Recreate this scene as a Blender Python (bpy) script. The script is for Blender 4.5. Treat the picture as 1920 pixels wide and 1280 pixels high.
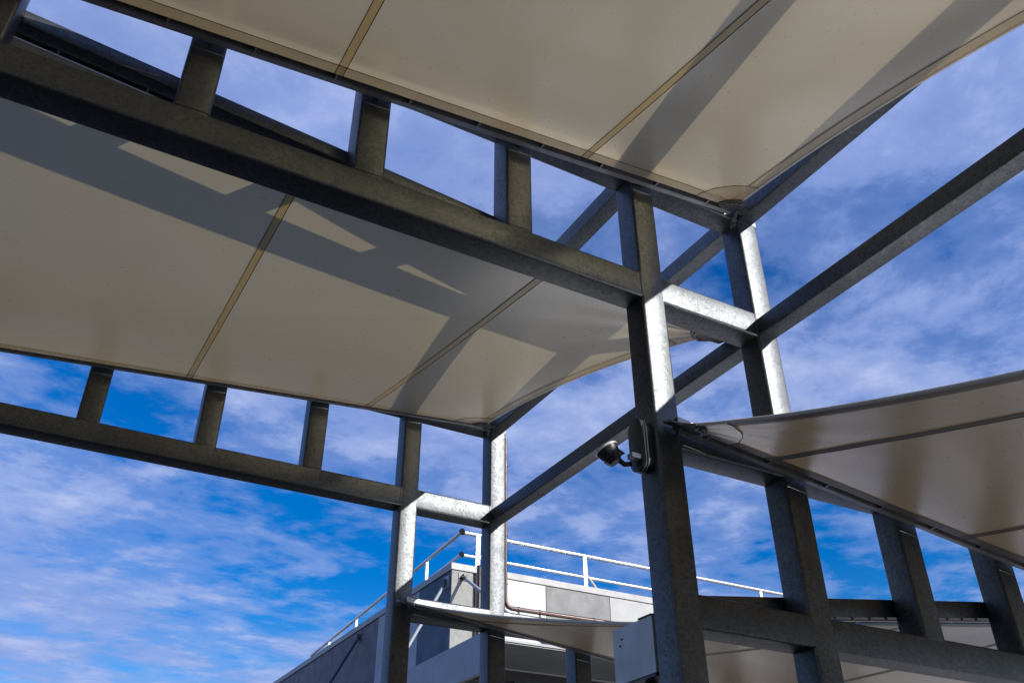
import bpy, bmesh, math, random
from mathutils import Vector, Matrix

random.seed(7)
scene = bpy.context.scene
for o in list(bpy.data.objects):
    bpy.data.objects.remove(o)
COL = scene.collection
G = 1.6                       # eye height: all measured heights are relative to the eye

# ------------------------------------------------------------------ camera
RIGHT = Vector((0.87334488, -0.48709092, -0.00333904))
DOWN = Vector((0.26197473, 0.47547279, -0.83981836))
FWD = Vector((0.41065552, 0.73257632, 0.54285724))
cam_d = bpy.data.cameras.new('camera')
cam = bpy.data.objects.new('camera', cam_d)
COL.objects.link(cam)
m = Matrix((RIGHT, -DOWN, -FWD)).transposed().to_4x4()
m.translation = Vector((0, 0, G))
cam.matrix_world = m
cam_d.sensor_width = 36.0
cam_d.lens = 36.0 * 1667.09 / 1920.0
cam_d.clip_start = 0.05
cam_d.clip_end = 4000
scene.camera = cam

# ------------------------------------------------------------------ light
SUN = Vector((1.0, -1.71, 1.0)).normalized()
EL = math.asin(SUN.z)
AZ = math.atan2(SUN.x, SUN.y)            # clockwise from +Y
w = bpy.data.worlds.new('World')
scene.world = w
w.use_nodes = True
nt = w.node_tree
nt.nodes.clear()
N = nt.nodes.new
LK = nt.links.new


def math_node(tree, op, a, b=None, clamp=False):
    n = tree.nodes.new('ShaderNodeMath')
    n.operation = op
    n.use_clamp = clamp
    for i, v in enumerate((a, b)):
        if v is None:
            continue
        if isinstance(v, (int, float)):
            n.inputs[i].default_value = v
        else:
            tree.links.new(v, n.inputs[i])
    return n.outputs[0]


def ramp(tree, fac, stops, interp='LINEAR'):
    n = tree.nodes.new('ShaderNodeValToRGB')
    n.color_ramp.interpolation = interp
    els = n.color_ramp.elements
    while len(els) < len(stops):
        els.new(0.5)
    for e, (p, c) in zip(els, stops):
        e.position = p
        e.color = (c[0], c[1], c[2], 1) if not isinstance(c, (int, float)) else (c, c, c, 1)
    tree.links.new(fac, n.inputs[0])
    return n.outputs[0]


def noise(tree, vec, scale, detail=4, rough=0.5, dist=0.0, lac=2.0):
    n = tree.nodes.new('ShaderNodeTexNoise')
    n.inputs['Scale'].default_value = scale
    n.inputs['Detail'].default_value = detail
    n.inputs['Roughness'].default_value = rough
    n.inputs['Distortion'].default_value = dist
    n.inputs['Lacunarity'].default_value = lac
    if vec is not None:
        tree.links.new(vec, n.inputs['Vector'])
    return n.outputs[0]


def mapping(tree, vec, scale=(1, 1, 1), loc=(0, 0, 0), rot=(0, 0, 0)):
    n = tree.nodes.new('ShaderNodeMapping')
    n.inputs['Scale'].default_value = scale
    n.inputs['Location'].default_value = loc
    n.inputs['Rotation'].default_value = rot
    tree.links.new(vec, n.inputs['Vector'])
    return n.outputs[0]


def mixc(tree, fac, a, b, mode='MIX'):
    n = tree.nodes.new('ShaderNodeMix')
    n.data_type = 'RGBA'
    n.blend_type = mode
    n.clamp_result = False
    if isinstance(fac, (int, float)):
        n.inputs[0].default_value = fac
    else:
        tree.links.new(fac, n.inputs[0])
    for i, v in ((6, a), (7, b)):
        if isinstance(v, tuple):
            n.inputs[i].default_value = (*v, 1)
        else:
            tree.links.new(v, n.inputs[i])
    return n.outputs[2]


sky = N('ShaderNodeTexSky')
sky.sky_type = 'NISHITA'
sky.sun_disc = False
sky.sun_elevation = EL
sky.sun_rotation = AZ
sky.air_density = 1.0
sky.dust_density = 0.3
sky.ozone_density = 2.5
hs = N('ShaderNodeHueSaturation')
hs.inputs['Hue'].default_value = 0.515
hs.inputs['Saturation'].default_value = 1.55
hs.inputs['Value'].default_value = 1.0
LK(sky.outputs[0], hs.inputs['Color'])
tc = N('ShaderNodeTexCoord')
sep = N('ShaderNodeSeparateXYZ')
LK(tc.outputs['Generated'], sep.inputs[0])
zz = math_node(nt, 'MAXIMUM', sep.outputs[2], 0.06)
px = math_node(nt, 'DIVIDE', sep.outputs[0], zz)
py = math_node(nt, 'DIVIDE', sep.outputs[1], zz)
cmb = N('ShaderNodeCombineXYZ')
LK(px, cmb.inputs[0])
LK(py, cmb.inputs[1])
SKY_OFF = (22.5024, 6.9534, 0.0)
vec = mapping(nt, cmb.outputs[0], (1, 1, 1), SKY_OFF, (0, 0, math.radians(-25)))
n1 = noise(nt, mapping(nt, vec, (1.0, 1.15, 1)), 0.62, 12, 0.58, 0.1)
n2 = noise(nt, mapping(nt, vec, (1.15, 1.2, 1), (5, 2, 1)), 2.5, 12, 0.63, 0.15)
cl = math_node(nt, 'ADD', math_node(nt, 'MULTIPLY', n1, 0.62), math_node(nt, 'MULTIPLY', n2, 0.38))
cover = ramp(nt, cl, [(0.395, 0.0), (0.465, 0.42), (0.52, 0.80), (0.60, 1.0)], 'EASE')
thick = ramp(nt, n2, [(0.3, (1.6, 2.35, 4.9)), (0.5, (2.0, 2.7, 5.2)), (0.70, (3.1, 3.7, 5.8))])
skycol = mixc(nt, cover, hs.outputs[0], thick)
bg = N('ShaderNodeBackground')
bg.inputs['Strength'].default_value = 0.095
LK(skycol, bg.inputs['Color'])
wo = N('ShaderNodeOutputWorld')
LK(bg.outputs[0], wo.inputs['Surface'])

sun_d = bpy.data.lights.new('sun', 'SUN')
sun_d.energy = 3.6
sun_d.angle = math.radians(0.5)
sun_d.color = (1.0, 0.95, 0.87)
sun = bpy.data.objects.new('sun', sun_d)
COL.objects.link(sun)
sun.rotation_euler = SUN.to_track_quat('Z', 'Y').to_euler()
sun.location = SUN * 40

vs = scene.view_settings
vs.view_transform = 'Standard'
vs.look = 'None'
vs.exposure = 0.65
vs.gamma = 1.0
scene.render.engine = 'CYCLES'
scene.cycles.max_bounces = 10
scene.cycles.transmission_bounces = 8

# ------------------------------------------------------------------ materials


def new_mat(name):
    mt = bpy.data.materials.new(name)
    mt.use_nodes = True
    t = mt.node_tree
    t.nodes.clear()
    out = t.nodes.new('ShaderNodeOutputMaterial')
    return mt, t, out


def principled(t, out):
    b = t.nodes.new('ShaderNodeBsdfPrincipled')
    t.links.new(b.outputs[0], out.inputs['Surface'])
    return b


def coords(t):
    g = t.nodes.new('ShaderNodeNewGeometry')
    return g.outputs['Position']


def mat_galv(name='galvanised_steel', dark=1.0):
    mt, t, out = new_mat(name)
    b = principled(t, out)
    p = coords(t)
    # broad zinc clouds, fine spangle and dark specks
    big = noise(t, p, 1.9, 5, 0.6, 0.6)
    mid = noise(t, p, 34, 6, 0.68, 0.3)
    fine = noise(t, p, 95, 3, 0.6, 0.2)
    spn = t.nodes.new('ShaderNodeTexVoronoi')          # zinc spangle crystals
    spn.inputs['Scale'].default_value = 48
    t.links.new(p, spn.inputs['Vector'])
    sc = t.nodes.new('ShaderNodeSeparateColor')
    t.links.new(spn.outputs['Color'], sc.inputs[0])
    base = ramp(t, big, [(0.3, (0.080 * dark, 0.087 * dark, 0.095 * dark)), (0.7, (0.114 * dark, 0.123 * dark, 0.131 * dark))])
    mot = ramp(t, mid, [(0.34, (0.87, 0.87, 0.88)), (0.52, (1, 1, 1)), (0.72, (1.07, 1.07, 1.07))])
    c = mixc(t, 1.0, base, mot, 'MULTIPLY')
    oi = t.nodes.new('ShaderNodeObjectInfo')
    c = mixc(t, 1.0, c, ramp(t, oi.outputs['Random'], [(0.0, (0.86, 0.87, 0.88)), (1.0, (1.13, 1.12, 1.10))]), 'MULTIPLY')
    c = mixc(t, 1.0, c, ramp(t, sc.outputs[0], [(0.0, (0.84, 0.84, 0.85)), (1.0, (1.14, 1.14, 1.13))]), 'MULTIPLY')
    # dark specks gather in some zones
    zone = ramp(t, noise(t, p, 3.1, 3, 0.6), [(0.40, 0.0), (0.62, 1.0)])
    speck = ramp(t, fine, [(0.37, 1.0), (0.45, 0.0)])
    sp = math_node(t, 'MULTIPLY', speck, math_node(t, 'ADD', math_node(t, 'MULTIPLY', zone, 0.85), 0.1))
    c = mixc(t, math_node(t, 'MULTIPLY', sp, 0.72), c, (0.018, 0.019, 0.021))
    # thin dirty runs
    run = noise(t, mapping(t, p, (14, 14, 0.9)), 2.0, 4, 0.6)
    rmask = ramp(t, run, [(0.66, 0.0), (0.78, 1.0)])
    c = mixc(t, math_node(t, 'MULTIPLY', rmask, 0.22), c, (0.06, 0.054, 0.047))
    t.links.new(c, b.inputs['Base Color'])
    b.inputs['Metallic'].default_value = 0.9
    rg = math_node(t, 'ADD', ramp(t, mid, [(0.3, 0.50), (0.7, 0.40)]), math_node(t, 'MULTIPLY', sp, 0.12))
    t.links.new(rg, b.inputs['Roughness'])
    bp = t.nodes.new('ShaderNodeBump')
    bp.inputs['Strength'].default_value = 0.10
    bp.inputs['Distance'].default_value = 0.002
    hh = math_node(t, 'ADD', mid, math_node(t, 'MULTIPLY', fine, 0.4))
    t.links.new(hh, bp.inputs['Height'])
    t.links.new(bp.outputs[0], b.inputs['Normal'])
    return mt


def mat_fabric(name, refl, trans, gloss=0.0, t_rough=0.78, tr_mix=0.35, dirt=0.35, tfac=0.5, g_rough=0.3, g_amt=1.0, top=(0.82, 0.80, 0.76)):
    mt, t, out = new_mat(name)
    p = coords(t)
    st = noise(t, p, 1.1, 5, 0.6, 0.5)
    stain = ramp(t, st, [(0.3, (0.86, 0.83, 0.77)), (0.62, (1, 1, 1))])
    fine = noise(t, p, 26, 4, 0.6)
    stain2 = ramp(t, fine, [(0.25, (0.95, 0.945, 0.93)), (0.6, (1, 1, 1))])
    vor = t.nodes.new('ShaderNodeTexVoronoi')
    vor.inputs['Scale'].default_value = 3.6
    vor.inputs['Randomness'].default_value = 1.0
    t.links.new(p, vor.inputs['Vector'])
    rsel = t.nodes.new('ShaderNodeSeparateColor')
    t.links.new(vor.outputs['Color'], rsel.inputs[0])
    dot = math_node(t, 'LESS_THAN', vor.outputs['Distance'], math_node(t, 'MULTIPLY', math_node(t, 'SUBTRACT', rsel.outputs[0], 0.80), 0.11))
    f = mixc(t, dirt, (1, 1, 1), mixc(t, 1.0, stain, stain2, 'MULTIPLY'))
    f = mixc(t, math_node(t, 'MULTIPLY', dot, 0.75), f, (0.25, 0.21, 0.15))
    dif = t.nodes.new('ShaderNodeBsdfDiffuse')
    gb = t.nodes.new('ShaderNodeNewGeometry')
    two = mixc(t, gb.outputs['Backfacing'], top, mixc(t, 1.0, f, refl, 'MULTIPLY'))   # white above; underside darkened for backlit shade and dirt
    t.links.new(two, dif.inputs['Color'])
    tl = t.nodes.new('ShaderNodeBsdfTranslucent')
    rf = t.nodes.new('ShaderNodeBsdfRefraction')
    rf.distribution = 'GGX'
    rf.inputs['IOR'].default_value = 1.12
    rf.inputs['Roughness'].default_value = t_rough
    tcx = mixc(t, 1.0, f, trans, 'MULTIPLY')
    t.links.new(tcx, tl.inputs['Color'])
    t.links.new(tcx, rf.inputs['Color'])
    m1 = t.nodes.new('ShaderNodeMixShader')
    m1.inputs[0].default_value = tr_mix
    t.links.new(rf.outputs[0], m1.inputs[1])
    t.links.new(tl.outputs[0], m1.inputs[2])
    m2 = t.nodes.new('ShaderNodeMixShader')
    m2.inputs[0].default_value = tfac
    t.links.new(dif.outputs[0], m2.inputs[1])
    t.links.new(m1.outputs[0], m2.inputs[2])
    gl = t.nodes.new('ShaderNodeBsdfGlossy')
    gl.inputs['Color'].default_value = (0.95, 0.95, 0.95, 1)
    t.links.new(ramp(t, fine, [(0.3, g_rough * 1.12), (0.7, g_rough * 0.9)]), gl.inputs['Roughness'])
    # two-sided dielectric Fresnel (Schlick), the same for both faces of the thin cloth
    gm = t.nodes.new('ShaderNodeNewGeometry')
    vd = t.nodes.new('ShaderNodeVectorMath')
    vd.operation = 'DOT_PRODUCT'
    t.links.new(gm.outputs['Normal'], vd.inputs[0])
    t.links.new(gm.outputs['Incoming'], vd.inputs[1])
    ca = math_node(t, 'SUBTRACT', 1.0, math_node(t, 'ABSOLUTE', vd.outputs['Value']), True)
    f5 = math_node(t, 'POWER', ca, 2.3)
    fres = math_node(t, 'ADD', math_node(t, 'MULTIPLY', f5, 0.9 * g_amt), 0.04 * g_amt)
    m3 = t.nodes.new('ShaderNodeMixShader')
    t.links.new(fres, m3.inputs[0])
    t.links.new(m2.outputs[0], m3.inputs[1])
    t.links.new(gl.outputs[0], m3.inputs[2])
    t.links.new(m3.outputs[0], out.inputs['Surface'])
    return mt


def mat_plain(name, col, rough=0.5, metal=0.0, var=0.12, scale=6.0, coat=0.0, bump=0.0):
    mt, t, out = new_mat(name)
    b = principled(t, out)
    p = coords(t)
    n = noise(t, p, scale, 5, 0.6, 0.3)
    lo = tuple(c * (1 - var) for c in col)
    hi = tuple(min(1.0, c * (1 + var)) for c in col)
    t.links.new(ramp(t, n, [(0.3, lo), (0.7, hi)]), b.inputs['Base Color'])
    b.inputs['Metallic'].default_value = metal
    t.links.new(ramp(t, n, [(0.3, min(1, rough * 1.15)), (0.7, rough * 0.85)]), b.inputs['Roughness'])
    if bump:
        bp = t.nodes.new('ShaderNodeBump')
        bp.inputs['Strength'].default_value = bump
        bp.inputs['Distance'].default_value = 0.003
        t.links.new(noise(t, p, scale * 9, 4, 0.6), bp.inputs['Height'])
        t.links.new(bp.outputs[0], b.inputs['Normal'])
    return mt


M_GALV = mat_galv()
M_TIE = mat_galv('galvanised_tie_steel', 1.05)
M_FAB = mat_fabric('sail_fabric', (0.35, 0.288, 0.175), (1.0, 0.84, 0.53), t_rough=0.5, tr_mix=0.6, tfac=0.23)
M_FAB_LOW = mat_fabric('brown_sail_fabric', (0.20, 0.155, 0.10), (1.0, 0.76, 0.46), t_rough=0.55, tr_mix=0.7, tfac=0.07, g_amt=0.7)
M_SEAM = mat_fabric('sail_seam', (0.42, 0.35, 0.22), (1.0, 0.85, 0.55), dirt=0.6, tr_mix=1.0, g_rough=0.42, g_amt=0.75, tfac=0.6)
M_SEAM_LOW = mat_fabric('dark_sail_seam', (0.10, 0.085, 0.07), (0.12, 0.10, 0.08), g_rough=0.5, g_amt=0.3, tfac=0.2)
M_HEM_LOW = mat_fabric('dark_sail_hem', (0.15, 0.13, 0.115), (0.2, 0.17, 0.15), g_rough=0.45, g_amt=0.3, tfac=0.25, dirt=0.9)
M_HEM = mat_fabric('sail_hem', (0.46, 0.40, 0.31), (0.92, 0.84, 0.70), dirt=0.8, tr_mix=1.0, g_amt=0.55)
M_PATCH = mat_fabric('sail_corner_patch', (0.45, 0.38, 0.27), (0.92, 0.80, 0.58), dirt=0.8, tr_mix=1.0)
M_STITCH = mat_plain('stitching', (0.03, 0.026, 0.022), 0.8)
M_RAIL = mat_plain('rail_aluminium', (0.33, 0.33, 0.33), 0.45, 0.6, 0.2, 9)
M_BLACKST = mat_plain('black_steel', (0.035, 0.036, 0.04), 0.45, 0.3, 0.3, 12)
M_PLATE = mat_plain('corner_steel', (0.11, 0.11, 0.115), 0.5, 0.6, 0.4, 14)
M_BLACK = mat_plain('lamp_black', (0.022, 0.022, 0.024), 0.42, 0.0, 0.2, 9)
M_CHROME = mat_plain('lamp_trim', (0.62, 0.62, 0.6), 0.35, 0.4, 0.1, 9)
M_LENS = mat_plain('lamp_lens', (0.5, 0.52, 0.54), 0.1, 0.0, 0.05, 9)
M_BOX = mat_plain('box_aluminium', (0.43, 0.43, 0.44), 0.45, 0.35, 0.1, 4)
M_COPPER = mat_plain('brown_pipe', (0.07, 0.033, 0.027), 0.38, 0.1, 0.3, 11)
M_BOLT = mat_plain('bolt', (0.2, 0.2, 0.2), 0.45, 0.7)
M_CAP = mat_plain('parapet_cap', (0.35, 0.35, 0.35), 0.5, 0.0, 0.05, 3)
M_WHITE = mat_plain('white_panel', (0.52, 0.525, 0.525), 0.55, 0.0, 0.03, 2)
M_GREY = mat_plain('grey_panel', (0.18, 0.183, 0.183), 0.6, 0.0, 0.08, 2)
M_LIGHT = mat_plain('light_panel', (0.36, 0.365, 0.365), 0.55, 0.0, 0.04, 2)
M_STUCCO = mat_plain('grey_render', (0.30, 0.30, 0.285), 0.8, 0.0, 0.1, 9, bump=0.3)
M_NAVY = mat_plain('navy_panel', (0.028, 0.055, 0.105), 0.55, 0.0, 0.08, 2)
M_BLUEGREY = mat_plain('bluegrey_panel', (0.33, 0.36, 0.41), 0.55, 0.0, 0.05, 2)
M_PURPLE = mat_plain('purple_grey_panel', (0.125, 0.105, 0.125), 0.6, 0.0, 0.06, 2)
M_BACK = mat_plain('dark_backing', (0.02, 0.02, 0.022), 0.8)
M_RAILING = mat_plain('railing_metal', (0.72, 0.72, 0.73), 0.28, 0.85, 0.05, 5)
M_FASCIA = mat_plain('canopy_fascia', (0.30, 0.32, 0.355), 0.5, 0.0, 0.05, 2)
M_SOFFIT = mat_plain('canopy_soffit', (0.22, 0.225, 0.23), 0.35, 0.2, 0.15, 1.2)
M_GLASS = mat_plain('dark_glass', (0.02, 0.022, 0.028), 0.08, 0.0, 0.1, 2)
M_WALLLOW = mat_plain('lower_wall', (0.4, 0.4, 0.39), 0.7, 0.0, 0.06, 3)
M_BOUNCE = mat_plain('pale_concrete', (0.45, 0.435, 0.41), 0.85, 0.0, 0.12, 1.5)  # pale surface of the added light-bouncing sheet
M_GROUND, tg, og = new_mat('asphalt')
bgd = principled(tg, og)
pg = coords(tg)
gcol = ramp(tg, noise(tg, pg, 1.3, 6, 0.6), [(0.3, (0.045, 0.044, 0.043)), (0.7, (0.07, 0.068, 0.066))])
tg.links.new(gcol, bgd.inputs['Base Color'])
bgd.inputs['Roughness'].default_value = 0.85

# ------------------------------------------------------------------ mesh helpers


def obj(name, verts, faces, mat, parent=None, smooth=None, sheet=False):
    """One mesh object; verts in world metres, measured from the eye height."""
    base = Vector((0, 0, 0))
    if parent is not None:
        base = Vector(parent['base'])
    me = bpy.data.meshes.new(name)
    me.from_pydata([(v[0] - base.x, v[1] - base.y, v[2] + G - base.z) for v in verts], [], faces)
    me.materials.append(mat)
    if smooth is not None:
        for p in me.polygons:
            p.use_smooth = True
        try:
            me.set_sharp_from_angle(angle=math.radians(smooth))
        except Exception:
            pass
    bm = bmesh.new()
    bm.from_mesh(me)
    bmesh.ops.recalc_face_normals(bm, faces=bm.faces)
    if sheet:                                  # cloth: front side up
        bm.normal_update()
        down = [fc for fc in bm.faces if fc.normal.z < 0]
        if down:
            bmesh.ops.reverse_faces(bm, faces=down)
    bm.to_mesh(me)
    bm.free()
    o = bpy.data.objects.new(name, me)
    COL.objects.link(o)
    if parent is not None:
        o.parent = parent
        # sub-parts: parent may itself be a mesh with an identity transform
    return o


def thing(name, label, cat, base=(0, 0, 0), group=None):
    o = bpy.data.objects.new(name, None)
    o.empty_display_size = 0.2
    COL.objects.link(o)
    o.location = base
    o['base'] = tuple(base)
    o['label'] = label
    o['category'] = cat
    if group:
        o['group'] = group
    return o


def sub(o, parent):
    """carry the thing's base so that sub-parts can be added under a part"""
    o['base'] = tuple(parent['base'])
    return o


class MB:
    def __init__(self):
        self.v = []
        self.f = []

    def add(self, vs, fs):
        k = len(self.v)
        self.v += [tuple(p) for p in vs]
        self.f += [tuple(i + k for i in f) for f in fs]
        return self

    def box(self, x0, x1, y0, y1, z0, z1):
        return self.add([(x0, y0, z0), (x1, y0, z0), (x1, y1, z0), (x0, y1, z0), (x0, y0, z1), (x1, y0, z1), (x1, y1, z1), (x0, y1, z1)],
                        [(0, 3, 2, 1), (4, 5, 6, 7), (0, 1, 5, 4), (1, 2, 6, 5), (2, 3, 7, 6), (3, 0, 4, 7)])

    def prism(self, ring0, ring1, caps=True):
        n = len(ring0)
        fs = [(i, (i + 1) % n, n + (i + 1) % n, n + i) for i in range(n)]
        if caps:
            fs += [tuple(range(n - 1, -1, -1)), tuple(range(n, 2 * n))]
        return self.add(list(ring0) + list(ring1), fs)

    def tube(self, pts, r, n=12, caps=True):
        pts = [Vector(p) for p in pts]
        rings = []
        prev = None
        for i, p in enumerate(pts):
            d = (pts[min(i + 1, len(pts) - 1)] - pts[max(i - 1, 0)]).normalized()
            a = Vector((0, 0, 1)) if abs(d.z) < 0.9 else Vector((1, 0, 0))
            if prev is not None:
                a = prev
            u = (a - d * a.dot(d)).normalized()
            prev = u
            v = d.cross(u)
            rr = r[i] if isinstance(r, (list, tuple)) else r
            rings.append([p + (u * math.cos(2 * math.pi * k / n) + v * math.sin(2 * math.pi * k / n)) * rr for k in range(n)])
        k0 = len(self.v)
        for ring in rings:
            self.v += [tuple(q) for q in ring]
        for i in range(len(rings) - 1):
            for k in range(n):
                self.f.append((k0 + i * n + k, k0 + i * n + (k + 1) % n, k0 + (i + 1) * n + (k + 1) % n, k0 + (i + 1) * n + k))
        if caps:
            self.f.append(tuple(k0 + k for k in range(n - 1, -1, -1)))
            self.f.append(tuple(k0 + (len(rings) - 1) * n + k for k in range(n)))
        return self

    def build(self, name, mat, parent=None, smooth=None):
        return obj(name, self.v, self.f, mat, parent, smooth)


RAD = 0.020


def rrect(a0, a1, b0, b1, r=RAD, n=3):
    pts = []
    for cx, cy, s in ((a1 - r, b1 - r, 0), (a0 + r, b1 - r, 1), (a0 + r, b0 + r, 2), (a1 - r, b0 + r, 3)):
        for k in range(n + 1):
            t = (s + k / n) * math.pi / 2
            pts.append((cx + r * math.cos(t), cy + r * math.sin(t)))
    return pts


def hollow(name, axis, a, b, p0, p1, q0, q1, mat, parent, r=RAD):
    """Rolled square tube along an axis from a to b; the other two axes in order span p0..p1, q0..q1."""
    ring = rrect(p0, p1, q0, q1, r)

    def at(s):
        if axis == 'x':
            return [(s, p, q) for p, q in ring]
        if axis == 'y':
            return [(p, s, q) for p, q in ring]
        return [(p, q, s) for p, q in ring]
    mb = MB().prism(at(a), at(b))
    return mb.build(name, mat, parent, 40)


# ------------------------------------------------------------------ measured structure
S = 0.206                      # square tube of frames
B = 0.152                      # tube of the ties between frames
PITCH = 4.3407
YF = [4.0 - 3 * PITCH, 4.0 - 2 * PITCH, 4.0 - PITCH, 4.0, 4.0 + PITCH]   # last two are in view; first two unseen, added to shade the ground
C1, C2 = 3.2993, 4.3791
ZT, ZLT, ZLB = 4.8151, 3.8998, 3.6811
ZUB, ZKT, ZKB = 2.5262, 1.5921, 1.3878
UP_POSTS = [2.206, 1.122, 0.040, -1.043, -2.126]
UP_COLS = [-3.21, -4.29]
LOW_POSTS = [5.448, 6.503, 7.57]
LOW_COLS = [8.64, 9.71]


def z_far_up(x):
    return 4.44 + 0.091 * x


def z_near_up(x):
    return 4.238 - 0.0885 * x


def z_far_low(x):
    return 2.612 - 0.115 * (x - 3.67)


def z_near_low(x):
    return 1.671 + 0.128 * (x - 3.707) - 0.135


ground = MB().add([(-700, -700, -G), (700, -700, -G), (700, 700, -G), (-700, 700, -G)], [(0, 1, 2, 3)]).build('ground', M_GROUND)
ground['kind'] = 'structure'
bounce_sheet = MB().add([(5.6, -40, -G + 0.004), (40, -40, -G + 0.004), (40, 15.5, -G + 0.004), (5.6, 15.5, -G + 0.004)], [(0, 1, 2, 3)]).build('plaza', M_BOUNCE)  # unseen pale sheet, added to bounce sunlight up from the right
bounce_sheet['kind'] = 'structure'

FRAME_LABEL = ['galvanised ladder frame farthest behind the viewer, end of the canopy row',
               'galvanised ladder frame behind the viewer, second from the end of the row',
               'galvanised ladder frame just above and behind the viewer, holding the near edge of the sails',
               'galvanised ladder frame crossing the middle of the picture, carrying the black spotlight',
               'farther galvanised ladder frame at lower left with brown downpipe on its post']


def frame(i):
    y = YF[i]
    y1 = y + S
    e = RAD * 0.98
    fr = thing('canopy_frame', FRAME_LABEL[i], 'steel frame', (C1, y, 0), 'ladder frames of the shade canopy')
    ztop = ZT + S
    # columns
    for x in (C1, C2):
        hollow('column', 'z', -G, ZT + e, x, x + S, y, y1, M_GALV, fr)
    for x in UP_COLS:
        hollow('column', 'z', -G, ZT + e, x, x + S, y, y1, M_GALV, fr)
    for x in LOW_COLS:
        hollow('column', 'z', -G, ZUB + e, x, x + S, y, y1, M_GALV, fr)
    # upper ladder: top chord runs over everything, bottom chord in lengths between columns
    hollow('top_chord', 'x', UP_COLS[1], C2 + S, y, y1, ZT, ztop, M_GALV, fr)
    xs = [UP_COLS[1], UP_COLS[0], C1, C2]
    for a, b in zip(xs[:-1], xs[1:]):
        hollow('bottom_chord', 'x', a + S - e, b + e, y, y1, ZLB, ZLT, M_GALV, fr)
    for x in UP_POSTS:
        hollow('post', 'z', ZLT - e, ZT + e, x, x + S, y, y1, M_GALV, fr)
    # lower ladder to the right
    xs = [C1, C2] + [LOW_COLS[0], LOW_COLS[1]]
    hollow('top_chord', 'x', C1 + S - e, C2 + e, y, y1, ZUB, ZUB + S, M_GALV, fr)
    hollow('top_chord', 'x', C2 + S - e, LOW_COLS[1] + S, y, y1, ZUB, ZUB + S, M_GALV, fr)
    for a, b in zip(xs[:-1], xs[1:]):
        hollow('bottom_chord', 'x', a + S - e, b + e, y, y1, ZKB, ZKT, M_GALV, fr)
    for x in LOW_POSTS:
        hollow('post', 'z', ZKT - e, ZUB + e, x, x + S, y, y1, M_GALV, fr)
    # cap plates
    for x, yy in ((C2, y),):
        mb = MB().box(x + S + 0.001, x + S + 0.007, y + 0.012, y1 - 0.012, ZT + 0.012, ztop - 0.012)
        mb.build('end_cap', M_GALV, fr)
    # weld beads round the butt joints
    def bead(pts):
        MB().tube(pts, 0.0042, 6).build('weld', M_PLATE, fr, 60)
    f = y - 0.0004
    for x in UP_POSTS + [C1]:
        bead([(x + 0.01, f, ZT - 0.001), (x + S - 0.01, f, ZT - 0.001)])
        if x != C1:
            bead([(x + 0.01, f, ZLT + 0.001), (x + S - 0.01, f, ZLT + 0.001)])
    bead([(C1 + 0.001, f, ZLB + 0.012), (C1 + 0.001, f, ZLT - 0.012)])
    bead([(C2 + 0.001, f, ZLB + 0.012), (C2 + 0.001, f, ZLT - 0.012)])
    bead([(C2 + 0.012, y + 0.004, ZT - 0.001), (C2 + S - 0.012, y + 0.004, ZT - 0.001)])
    # sloping edge beams that carry the low edge of the next sail
    if i < len(YF) - 1:
        prof = rrect(y1 + 0.004, y1 + 0.104, -0.022, 0.085, 0.012, 2)
        xa, xb = UP_COLS[1] - 0.1, 4.22
        MB().prism([(xa, p, z_near_up(xa) + q) for p, q in prof], [(xb, p, z_near_up(xb) + q) for p, q in prof]).build('edge_beam', M_GALV, fr, 40)
        prof = rrect(y1 + 0.004, y1 + 0.104, 0.004, 0.135, 0.012, 2)
        xa, xb = C1 + S + 0.02, LOW_COLS[1] + 0.3
        eb = MB().prism([(xa, p, z_near_low(xa) + q) for p, q in prof], [(xb, p, z_near_low(xb) + q) for p, q in prof]).build('edge_beam', M_GALV, fr, 40)
        sub(eb, fr)
        x = xa + 0.15
        while x < xb - 0.1:
            MB().tube([(x, y1 + 0.02, z_near_low(x) + 0.006), (x, y1 + 0.02, z_near_low(x) - 0.014)], 0.009, 6).build('bolt', M_BOLT, eb)
            x += 0.17
    return fr


frames = [frame(i) for i in range(len(YF))]


def tie(x, z, ya, yb, label):
    e = RAD * 0.98
    t = thing('tie_beam', label, 'steel beam', (x, ya, 0), 'tie beams joining the ladder frames')
    hollow('tube', 'y', ya + S - e, yb + e, x, x + B, z, z + B, M_TIE, t, 0.016)
    # mitred collar welds at the far end
    zc = z + B / 2
    for yy, sg in ((yb, -1), (ya + S, 1)):
        y0 = yy + sg * 0.003
        MB().tube([(x + 0.016, y0, z - 0.0005), (x + B - 0.016, y0, z - 0.0005)], 0.0042, 6).build('weld', M_PLATE, t, 60)
    return t


tie(C1, ZT, YF[2], YF[3], 'high tie beam above the upper sail, left of its two roof shadows')
tie(C1, ZT, YF[3], YF[4], 'high tie beam seen behind the post above the black spotlight column')
tie(C2, ZT, YF[2], YF[3], 'high tie beam along the free edge of the upper sail')
tie(C2, ZT, YF[3], YF[4], 'high tie beam running from the top corner joint down to the far frame corner')
tie(C2, ZLB, YF[2], YF[3], 'long bare tie beam crossing open sky at the upper right')
tie(C2, ZLB, YF[3], YF[4], 'long bare tie beam running down behind the spotlight to the far frame')
for k_, where in ((0, 'second bay behind the viewer'), (1, 'first bay behind the viewer')):  # ties of the unseen bays added for shade
    tie(C1, ZT, YF[k_], YF[k_ + 1], 'high inner tie beam over the ' + where)
    tie(C2, ZT, YF[k_], YF[k_ + 1], 'high outer tie beam over the ' + where)
    tie(C2, ZLB, YF[k_], YF[k_ + 1], 'lower tie beam over the ' + where)

# ------------------------------------------------------------------ sails


def lerp(a, b, t):
    return a + (b - a) * t


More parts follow.
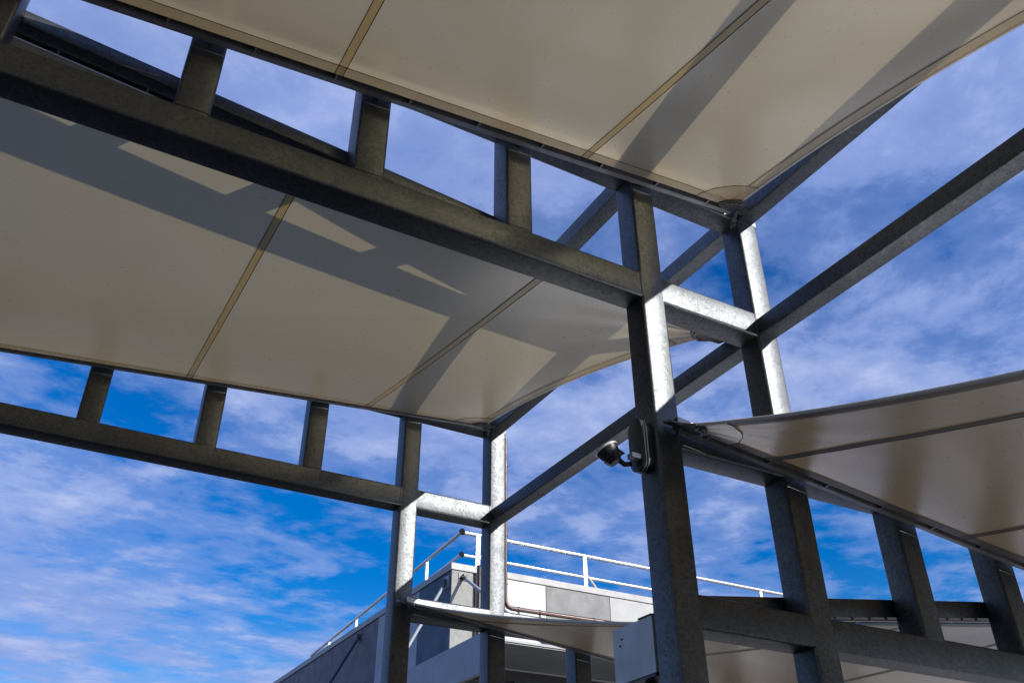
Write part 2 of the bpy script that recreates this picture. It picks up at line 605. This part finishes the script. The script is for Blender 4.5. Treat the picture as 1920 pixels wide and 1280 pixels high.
class Sail:
    def __init__(self, i, upper, label):
        self.upper = upper
        self.yn = YF[i] + S + 0.162
        self.yf = YF[i + 1] - 0.105
        self.zn = z_near_up if upper else z_near_low
        self.zf = z_far_up if upper else z_far_low
        if upper:
            self.xfree, self.xend, self.sag = 4.245, UP_COLS[1] + 0.12, 0.155
        else:
            self.xfree, self.xend, self.sag = 3.43, LOW_COLS[1] + 0.1, 0.14
        self.o = thing('shade_sail', label, 'shade sail', (self.xfree, self.yf, 0), 'cream shade sails')
        self.build(i)

    def edge_x(self, t, inset=0.0):
        s = 1 if self.upper else -1
        return self.xfree - s * (self.sag * 4 * t * (1 - t) + inset)

    def end_x(self, t):
        s = -1 if self.upper else 1
        return self.xend - s * self.sag * 4 * t * (1 - t)

    def pt(self, x, t, dz=0.0):
        z = lerp(self.zn(x), self.zf(x), t)
        # the cloth is pulled saddle-shaped: it rises a little near the cable edge, sags between
        de = abs(x - self.xfree)
        z += ((0.05 if self.upper else -0.015) * math.exp(-de * 1.4) - 0.03) * 4 * t * (1 - t)
        y = lerp(self.yn, self.yf, t)
        # faint tension creases fanning out of the two free-edge corners
        s = 1 if self.upper else -1
        for yc, sg in ((self.yn, 1), (self.yf, -1)):
            du, dv = max(0.0, (self.xfree - x) * s), max(0.0, (y - yc) * sg)
            r = math.hypot(du, dv)
            z += 0.005 * math.sin(math.atan2(dv, du + 1e-6) * 17.0) * min(1.0, r / 0.35) * math.exp(-r / 0.75)
        return (x, y, z + dz)

    def strip(self, fa, fb, n=40, dz=0.0, m=1, t0=0.0, t1=1.0):
        v, f = [], []
        for j in range(n + 1):
            t = lerp(t0, t1, j / n)
            for k in range(m + 1):
                x = lerp(fa(t), fb(t), k / m)
                v.append(self.pt(x, t, dz))
        for j in range(n):
            for k in range(m):
                a = j * (m + 1) + k
                f.append((a, a + 1, a + m + 2, a + m + 1))
        return v, f

    def build(self, i):
        o = self.o
        s = 1 if self.upper else -1
        seams = [2.80, 0.92, -0.96, -2.84] if self.upper else [4.14, 5.99, 7.87]
        lines = [lambda t: self.edge_x(t)] + [(lambda t, q=q: q) for q in seams] + [lambda t: self.end_x(t)]
        for a, b in zip(lines[:-1], lines[1:]):
            v, f = self.strip(a, b, 72, 0.0, 30)
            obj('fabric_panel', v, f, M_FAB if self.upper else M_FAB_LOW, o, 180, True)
        hw = 0.03
        for q in seams:
            v, f = self.strip(lambda t: q - hw, lambda t: q + hw, 40, -0.004)
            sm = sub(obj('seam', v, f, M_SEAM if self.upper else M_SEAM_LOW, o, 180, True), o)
            for d in (-hw + 0.003, hw - 0.003):
                v, f = self.strip(lambda t: q + d - 0.0028, lambda t: q + d + 0.0028, 40, -0.0062)
                obj('stitching', v, f, M_STITCH, sm, 180)
        # cable hem along the free edge
        v, f = self.strip(lambda t: self.edge_x(t, -0.004), lambda t: self.edge_x(t, 0.085), 40, -0.004, 2)
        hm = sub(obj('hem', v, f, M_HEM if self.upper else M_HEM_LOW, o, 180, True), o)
        v, f = self.strip(lambda t: self.edge_x(t, 0.085), lambda t: self.edge_x(t, 0.092), 40, -0.0062, 1, 0.03, 0.97)
        obj('stitching', v, f, M_STITCH, hm, 180)
        rng = [self.pt(self.edge_x(t / 30, 0.0), t / 30, -0.004) for t in range(31)]
        MB().tube(rng, 0.011, 8).build('cable_pocket', M_HEM if self.upper else M_HEM_LOW, hm, 180)
        # far hem and near hem (straight, along rails)
        for t0, t1 in ((0.0, 0.022), (0.978, 1.0)):
            v, f = self.strip(lambda t: self.edge_x(t), lambda t: self.end_x(t), 2, -0.0035, 30, t0, t1)
            h2 = sub(obj('hem', v, f, M_HEM if self.upper else M_HEM_LOW, o, 180, True), o)
            tt = 0.022 if t0 == 0 else 0.978
            v, f = self.strip(lambda t: self.edge_x(t), lambda t: self.end_x(t), 1, -0.0052, 30, tt - 0.0009, tt + 0.0009)
            obj('stitching', v, f, M_STITCH, h2, 180)
        # edge rails: open channels with webs
        for far in (True, False):
            zf = self.zf if far else self.zn
            y_in = self.yf if far else self.yn           # cloth side
            sg = 1 if far else -1
            xa, xb = self.xfree + s * 0.03, self.xend + s * 0.05
            mb = MB()
            th = 0.005
            hgt = 0.105 if self.upper else 0.045

            def bar(d0, d1, z0, z1):
                ya, yb = sorted((y_in + sg * d0, y_in + sg * d1))
                r0 = [(xa, ya, zf(xa) + z0), (xa, yb, zf(xa) + z0), (xa, yb, zf(xa) + z1), (xa, ya, zf(xa) + z1)]
                r1 = [(xb, ya, zf(xb) + z0), (xb, yb, zf(xb) + z0), (xb, yb, zf(xb) + z1), (xb, ya, zf(xb) + z1)]
                mb.prism(r0, r1)
            bar(0.0, th, 0.001, hgt)
            bar(0.05, 0.05 + th, 0.0, hgt)
            bar(0.0, 0.05 + th, hgt, hgt + th)
            bar(0.05 + th, 0.088, -0.001, 0.004)
            rl = sub(mb.build('edge_rail', M_RAIL, o), o)
            x = xa - s * 0.27
            while (x - xb) * s > 0.1:
                ya, yb = sorted((y_in + sg * 0.0045, y_in + sg * 0.0505))
                MB().box(x - 0.006, x + 0.006, ya, yb, zf(x) + 0.002, zf(x) + hgt + 0.002).build('web', M_RAIL, rl)
                x -= s * 0.515
            # stand-off brackets to the frame
            if far:
                posts = (UP_POSTS + UP_COLS + [C1]) if self.upper else (LOW_POSTS + LOW_COLS + [C2])
                for q in posts:
                    MB().box(q + 0.09, q + 0.115, y_in + 0.056, y_in + 0.1045, zf(q) + 0.03, zf(q) + 0.07).build('bracket', M_GALV, o)
        self.corner(True)
        self.corner(False)

    def corner(self, far):
        """fan plate, cloth patch, clamp bolts and link at the free-edge corners"""
        o = self.o
        s = 1 if self.upper else -1
        x0 = self.xfree
        t0 = 1.0 if far else 0.0
        sg = -1 if far else 1                      # cloth lies this way in y
        yc = self.yf if far else self.yn
        L = self.yf - self.yn

        def P(u, vv, dz):                          # u along -s*x, vv along cloth in y, in metres from the corner
            t = t0 + sg * vv / L
            q = self.pt(x0 - s * u, t)
            return (q[0], q[1], q[2] + dz)
        R1 = 0.38
        n = 10
        # cloth patch
        vs_ = [P(0.02, 0.0, -0.008)]
        for k in range(n + 1):
            a = k / n * math.pi / 2
            u = math.cos(a) * R1
            v_ = math.sin(a) * R1 * 0.9
            t = abs(v_ / L)
            vs_.append(P(max(u, self.sag * 4 * t * (1 - t) * 1.0), v_, -0.008))
        fs_ = [(0, k, k + 1) for k in range(1, n + 1)]
        pa = sub(obj('corner_patch', vs_, fs_, M_PATCH, o, None, True), o)
        MB().tube(vs_[1:], 0.0028, 5).build('stitching', M_STITCH, pa)
        # steel fan plate
        R2 = 0.17
        top, bot = [], []
        ring = [(-0.125, -0.04), (-0.125, 0.045), (-0.055, 0.06)]
        for k in range(n + 1):
            a = math.pi / 2 - k / n * math.pi / 2
            ring.append((math.cos(a) * R2 * 0.95, 0.0 + math.sin(a) * R2 * 0.8))
        ring.append((0.10, -0.03))
        lo = [P(u, v_, -0.026) for u, v_ in ring]
        hi = [P(u, v_, -0.011) for u, v_ in ring]
        pl = sub(MB().prism(lo, hi).build('corner_plate', M_PLATE, o), o)
        for k in range(5):
            a = (k + 0.5) / 5 * math.pi / 2
            c = P(math.cos(a) * R2 * 0.75, math.sin(a) * R2 * 0.62, -0.026)
            MB().tube([c, (c[0], c[1], c[2] - 0.012)], 0.012, 6).build('bolt', M_BOLT, pl)
        # link: pin, rod and lug reaching the column
        cx = C2 if self.upper else C1 + S
        a = Vector(P(-0.03, 0.01, -0.02))
        yy = (YF_of(yc) + (0.07 if far else S - 0.05))
        b = Vector((cx - s * 0.002, yy, a.z - 0.01))
        MB().tube([a, a.lerp(b, 0.3), b], [0.018, 0.014, 0.016], 8).build('link_rod', M_PLATE, o, 50)
        c2 = b - (b - a).normalized() * 0.05
        MB().tube([c2 + Vector((0, 0, -0.03)), c2 + Vector((0, 0, 0.03))], 0.022, 8).build('pin', M_BOLT, o, 50)


def YF_of(y):
    return min(YF, key=lambda q: abs(q + S / 2 - y))


Sail(2, True, 'large cream sail filling the top right, with two diagonal beam shadows across it')
Sail(3, True, 'cream sail at middle left with the ladder-shaped shadow and light patches')
Sail(2, False, 'shaded cream sail at the right edge, cornered on the spotlight column')
Sail(3, False, 'small low shaded sail at bottom centre, in front of the building')

for k_, where in ((0, 'second bay behind the viewer'), (1, 'first bay behind the viewer')):  # unseen sails, added to keep sun off the ground
    Sail(k_, True, 'upper cream sail over the ' + where)
    Sail(k_, False, 'lower cream sail over the ' + where)

# ------------------------------------------------------------------ spotlight on the column
lx, ly, lz = C1, 4.108, 2.535
lamp = thing('wall_spotlight', 'black pill-shaped fitting with a small tilted spotlight, on the middle column', 'spotlight', (lx, ly, lz + G))


def pill(name, mat, x0, x1, w_, h_, r=0.0, parent=lamp):
    n = 14
    ring = []
    for k in range(n + 1):
        a = math.pi * k / n
        ring.append((math.cos(a) * w_, (h_ - w_) + math.sin(a) * w_))
    for k in range(n + 1):
        a = math.pi + math.pi * k / n
        ring.append((math.cos(a) * w_, -(h_ - w_) + math.sin(a) * w_))
    mb = MB()
    secs = [(x0, 1.0), (x1 + 0.006, 1.0), (x1, 1 - 0.006 / w_)]
    rings = [[(x, ly + p * k, lz + q * (k if abs(q) < 1 else 1)) for p, q in ring] for x, k in secs]
    nn = len(ring)
    k0 = 0
    vs_ = [p for r_ in rings for p in r_]
    fs_ = []
    for i in range(len(rings) - 1):
        for k in range(nn):
            fs_.append((i * nn + k, i * nn + (k + 1) % nn, (i + 1) * nn + (k + 1) % nn, (i + 1) * nn + k))
    fs_.append(tuple(range(nn)))
    fs_.append(tuple(range((len(rings) - 1) * nn, len(rings) * nn)))
    return obj(name, vs_, fs_, mat, parent, 35)


pill('mounting_box', M_BLACK, lx - 0.001, lx - 0.048, 0.068, 0.176)
pill('trim_ring', M_CHROME, lx - 0.0485, lx - 0.056, 0.076, 0.187)
pill('cover_plate', M_BLACK, lx - 0.0565, lx - 0.066, 0.075, 0.186)
pill('trim_ring', M_CHROME, lx - 0.0665, lx - 0.074, 0.074, 0.185)
pill('cover_plate', M_BLACK, lx - 0.0745, lx - 0.094, 0.073, 0.184)
MB().box(lx - 0.165, lx - 0.0945, ly - 0.055, ly + 0.0, lz - 0.118, lz - 0.086).build('arm_block', M_CHROME, lamp)
MB().tube([(lx - 0.12, ly + 0.03, lz - 0.125), (lx - 0.17, ly + 0.03, lz - 0.140), (lx - 0.215, ly + 0.03, lz - 0.115), (lx - 0.225, ly + 0.03, lz - 0.075)], 0.017, 10).build('swivel_arm', M_BLACK, lamp, 60)
hc = Vector((lx - 0.275, ly + 0.03, lz - 0.095))          # head centre
ax = Vector((-0.44, 0.24, 0.86)).normalized()
MB().tube([hc - ax * 0.065, hc - ax * 0.045, hc - ax * 0.005, hc + ax * 0.035], [0.030, 0.042, 0.064, 0.076], 20).build('lamp_body', M_BLACK, lamp, 40)
MB().tube([hc + ax * 0.0355, hc + ax * 0.046], 0.080, 24).build('trim_ring', M_CHROME, lamp, 40)
MB().tube([hc + ax * 0.0465, hc + ax * 0.052], 0.072, 24).build('lens', M_LENS, lamp, 40)
for k in range(3):
    c = hc - ax * (0.03 + 0.017 * k)
    MB().tube([c, c + ax * 0.005], 0.062 - 0.009 * k, 18).build('cooling_fin', M_BLACK, lamp, 40)
u = ax.cross(Vector((0, 1, 0))).normalized()
MB().tube([hc - u * 0.075 + ax * 0.02, hc - u * 0.1 - ax * 0.02, Vector((lx - 0.225, ly + 0.03, lz - 0.09))], 0.012, 8).build('yoke', M_BLACK, lamp, 60)

# ------------------------------------------------------------------ rainwater box behind the column
bxo = thing('rainwater_box', 'pale metal box with sloping underside fixed behind the middle column, low down', 'metal box', (C1, YF[3] + S, 0))
x0, x1 = C1 - 0.004, C1 + 0.22
yA, yB = YF[3] + S + 0.004, 4.612
mb = MB()
mb.prism([(x0, yA, 1.17), (x0, yB, 1.165), (x0, yB, 1.492), (x0, yA, 1.492)], [(x1, yA, 1.17), (x1, yB, 1.165), (x1, yB, 1.492), (x1, yA, 1.492)])
bb = mb.build('box_body', M_BOX, bxo)
MB().box(x0 - 0.006, x1, yA + 0.002, yA + 0.13, 1.494, 1.502).build('lid_flange', M_BLACKST, bxo)
MB().box(x0 - 0.005, x1, yA + 0.002, yB + 0.004, 1.150, 1.163).build('bottom_flange', M_BLACKST, bxo)
for yy, z_ in ((4.52, 1.42), (4.54, 1.385)):
    MB().tube([(x0 - 0.0005, yy, z_), (x0 - 0.006, yy, z_)], 0.006, 8).build('rivet', M_BLACKST, bxo)
MB().tube([(x0 + 0.11, 4.4, 1.149), (x0 + 0.11, 4.4, -G + 0.01)], 0.04, 12).build('drain_pipe', M_COPPER, bxo, 60)

# ------------------------------------------------------------------ brown downpipe on the far frame
dp = thing('downpipe', 'brown downpipe on the far frame post, bending right along the chord', 'downpipe', (C2 + S, YF[4], 0))
pxx, pyy = C2 + S + 0.026, YF[4] + 0.06
pts = [(pxx, pyy, 4.80), (pxx, pyy, 2.90), (pxx + 0.006, pyy, 2.85), (pxx + 0.03, pyy - 0.004, 2.805), (pxx + 0.075, pyy - 0.008, 2.79), (pxx + 0.13, pyy - 0.012, 2.788), (pxx + 1.75, pyy - 0.10, 2.778)]
MB().tube(pts, 0.024, 12).build('pipe', M_COPPER, dp, 60)
for z_ in (4.45, 3.6, 3.05):
    MB().tube([(pxx, pyy, z_ - 0.012), (pxx, pyy, z_ + 0.012)], 0.029, 12).build('pipe_clip', M_COPPER, dp, 60)
for xx in (pxx + 0.16, pxx + 0.42, pxx + 1.1):
    yy = pyy - 0.012 - 0.088 * (xx - pxx - 0.13) / 1.62
    zz_ = 2.788 - 0.01 * (xx - pxx - 0.13) / 1.62
    MB().tube([(xx - 0.012, yy, zz_), (xx + 0.012, yy, zz_)], 0.029, 12).build('pipe_clip', M_COPPER, dp, 60)
    MB().box(xx - 0.008, xx + 0.008, yy - 0.008, yy + 0.008, ZUB + S - 0.001, zz_ - 0.026).build('pipe_foot', M_BLACKST, dp)

# ------------------------------------------------------------------ building behind
XB, YB = 9.445, 20.0
ZC = 7.57
bd = thing('building', 'flat-roofed building with white, grey and navy wall panels behind the far frame', 'building', (XB, YB, 0))
MB().box(XB + 0.06, 27, YB + 0.06, 37, -G, ZC - 0.17).build('wall_core', M_BACK, bd)
cap = MB()
cap.box(XB - 0.03, 27, YB - 0.03, YB + 0.35, ZC - 0.165, ZC)
cap.box(XB - 0.03, XB + 0.35, YB + 0.35, 37, ZC - 0.165, ZC)
cap.build('parapet_cap', M_CAP, bd)
MB().box(XB + 0.35, 27, YB + 0.35, 37, ZC - 0.5, ZC - 0.4).build('roof', M_GREY, bd)


def front_panel(xa, xb, z0, z1, mat):
    MB().box(xa + 0.009, xb - 0.009, YB, YB + 0.058, z0 + 0.009, z1 - 0.009).build('wall_panel', mat, bd)


def side_panel(ya, yb, z0, z1, mat):
    MB().box(XB, XB + 0.058, ya + 0.009, yb - 0.009, z0 + 0.009, z1 - 0.009).build('wall_panel', mat, bd)


ztp = ZC - 0.175
zbt = 4.62
front_panel(XB - 0.009, 10.05, zbt, ztp, M_STUCCO)
MB().box(10.052, 10.12, YB + 0.03, YB + 0.058, zbt, ztp).build('joint_trim', M_BACK, bd)
MB().box(10.125, 10.155, YB - 0.01, YB + 0.058, zbt, ztp).build('joint_trim', M_WHITE, bd)
xj = [10.16, 12.21, 14.26, 16.31, 18.36, 20.41, 22.46, 24.51, 26.9]
mats = [M_WHITE, M_GREY, M_LIGHT, M_WHITE, M_GREY, M_LIGHT, M_GREY, M_WHITE]
for k in range(8):
    front_panel(xj[k], xj[k + 1], zbt, ztp, mats[k])
side_panel(YB + 0.058, 22.0, zbt, ztp, M_NAVY)
side_panel(22.0, 24.93, zbt, ztp, M_BLUEGREY)
for ya, yb in ((24.93, 28.9), (28.9, 32.9), (32.9, 36.9)):
    side_panel(ya, yb, zbt, ztp, M_PURPLE)
    
# storeys below the awning
for k in range(6):
    xa = 10.2 + k * 2.7
    front_panel(xa, xa + 0.5, -G, 4.3, M_WALLLOW)
    wn = MB().box(xa + 0.52, xa + 2.66, YB + 0.03, YB + 0.058, 0.2, 4.0).build('window', M_GLASS, bd)
    sub(wn, bd)
    fm = MB()
    for q in (xa + 0.52, xa + 1.56, xa + 2.60):
        fm.box(q, q + 0.06, YB - 0.01, YB + 0.027, 0.2, 4.0)
    fm.build('frame', M_LIGHT, wn)
for k in range(5):
    ya = 20.3 + k * 3.2
    side_panel(ya, ya + 3.2, -G, 4.3, M_GREY)
# pipe by the joint of the front wall
MB().tube([(10.19, YB + 0.1, ZC + 0.03), (10.19, YB - 0.03, ZC + 0.03), (10.19, YB - 0.06, ZC - 0.03), (10.19, YB - 0.06, 4.7)], 0.038, 10).build('rain_pipe', M_COPPER, bd, 60)

# awning round the building
aw = thing('awning', 'flat blue-grey awning slab wrapped around the building below its panels', 'awning', (8.0, 15.8, 0))
XA, YA = 8.0, 15.75
MB().box(XA + 0.1, 27, YA, YB - 0.002, 4.54, 4.605).build('roof_slab', M_SOFFIT, aw)
MB().box(XA + 0.1, XB - 0.002, YB - 0.001, 37, 4.54, 4.605).build('roof_slab', M_SOFFIT, aw)
for k in range(8):
    ya = YA - 0.75 + k * 2.7
    MB().box(XA, XA + 0.098, ya + 0.004, ya + 2.696, 3.865, 4.61).build('fascia_panel', M_FASCIA, aw)
MB().box(XA + 0.1, 27, YA - 0.03, YA - 0.002, 4.565, 4.61).build('front_edge', M_LIGHT, aw)
MB().box(XA + 0.1, 27, 17.6, 17.8, 4.28, 4.538).build('cross_beam', M_BLACKST, aw)
MB().box(XA + 0.1, 27, 17.585, 17.598, 4.50, 4.535).build('trim_strip', M_LIGHT, aw)
for xq in (9.9, 12.6, 15.3, 18.0):
    MB().box(xq, xq + 0.2, 17.61, 17.79, -G, 4.279).build('support_post', M_BLACKST, aw)


def rod(label, a, b, n):
    """tie rod holding the awning: rod, fork, wall bracket"""
    a, b = Vector(a), Vector(b)
    r = thing('awning_tie_rod', label, 'tie rod', (a.x, a.y, a.z + G), 'tie rods holding the awning')
    d = (b - a).normalized()
    MB().tube([a + d * 0.2, b], 0.042, 12).build('rod', M_BLUEGREY if n != 1 else M_NAVY, r, 60)
    MB().tube([a + d * 0.04, a + d * 0.12, a + d * 0.205], [0.045, 0.05, 0.05], 10).build('fork', M_PLATE, r, 60)
    side = n != 3
    if side:
        MB().box(a.x + 0.005, a.x + 0.02, a.y - 0.14, a.y + 0.14, a.z - 0.17, a.z + 0.14).build('wall_bracket', M_PLATE if n == 1 else M_BLUEGREY, r)
        MB().box(a.x - 0.09, a.x + 0.004, a.y - 0.02, a.y + 0.02, a.z - 0.1, a.z + 0.06).build('lug', M_PLATE, r)
        MB().tube([(a.x - 0.05, a.y - 0.07, a.z - 0.03), (a.x - 0.05, a.y + 0.07, a.z - 0.03)], 0.024, 8).build('pin', M_PLATE, r, 60)
    else:
        MB().box(a.x - 0.12, a.x + 0.12, a.y + 0.005, a.y + 0.02, a.z - 0.1, a.z + 0.1).build('wall_bracket', M_PLATE, r)
        MB().box(a.x - 0.02, a.x + 0.02, a.y - 0.09, a.y + 0.004, a.z - 0.09, a.z + 0.06).build('lug', M_PLATE, r)
        MB().tube([(a.x - 0.07, a.y - 0.05, a.z - 0.02), (a.x + 0.07, a.y - 0.05, a.z - 0.02)], 0.024, 8).build('pin', M_PLATE, r, 60)


rod('dark tie rod on the purple-grey wall, farthest left', (XB - 0.022, 26.4, 7.2), (8.05, 26.4, 4.65), 1)
rod('pale tie rod on the navy wall panel', (XB - 0.022, 20.285, 7.16), (8.05, 20.285, 4.65), 2)
rod('tie rod on the rough grey wall beside the building corner', (9.75, YB - 0.022, 7.25), (9.75, 15.95, 4.65), 3)

# roof railing
rg = thing('roof_railing', 'bright two-bar metal railing along the front roof edge of the building', 'railing', (9.69, YB + 0.1, ZC + G))
YR = YB + 0.06
ZR1, ZR2 = 8.45, 7.84
MB().tube([(9.75, YR, ZR1), (26, YR, ZR1)], 0.052, 12).build('top_rail', M_RAILING, rg, 60)
MB().tube([(9.75, YR, ZR2), (26, YR, ZR2)], 0.044, 12).build('mid_rail', M_RAILING, rg, 60)
for xq in (10.19, 13.53, 16.77, 20.0, 23.25):
    MB().box(xq - 0.05, xq + 0.05, YR - 0.028, YR + 0.028, ZC, ZR1 - 0.02).build('post', M_RAILING, rg)
    MB().tube([(xq + 0.06, YR - 0.02, ZC + 0.32), (xq + 0.36, YR + 0.02, ZC + 0.02)], 0.04, 8).build('brace', M_RAILING, rg, 60)
rs = thing('roof_railing', 'dull two-bar metal railing receding along the left roof edge of the building', 'railing', (9.69, YB + 0.1, ZC + G))
pa, pb = Vector((9.70, YR - 0.05, 0)), Vector((10.45, 34.5, 0))
for z_, r_, nm in ((ZR1, 0.052, 'top_rail'), (ZR2, 0.044, 'mid_rail')):
    MB().tube([pa + Vector((0, 0, z_)), pb + Vector((0, 0, z_))], r_, 12).build(nm, M_RAILING, rs, 60)
    MB().tube([pa + Vector((-0.02, -0.03, z_)), pa + Vector((0.04, 0.04, z_))], r_ * 1.5, 10).build('corner_joint', M_BLACKST, rs, 60)
for yq in (22.5, 25.7, 28.9, 32.1):
    t = (yq - pa.y) / (pb.y - pa.y)
    xq = lerp(pa.x, pb.x, t)
    MB().box(xq - 0.028, xq + 0.028, yq - 0.05, yq + 0.05, ZC - 0.4, ZR1 - 0.02).build('post', M_RAILING, rs)
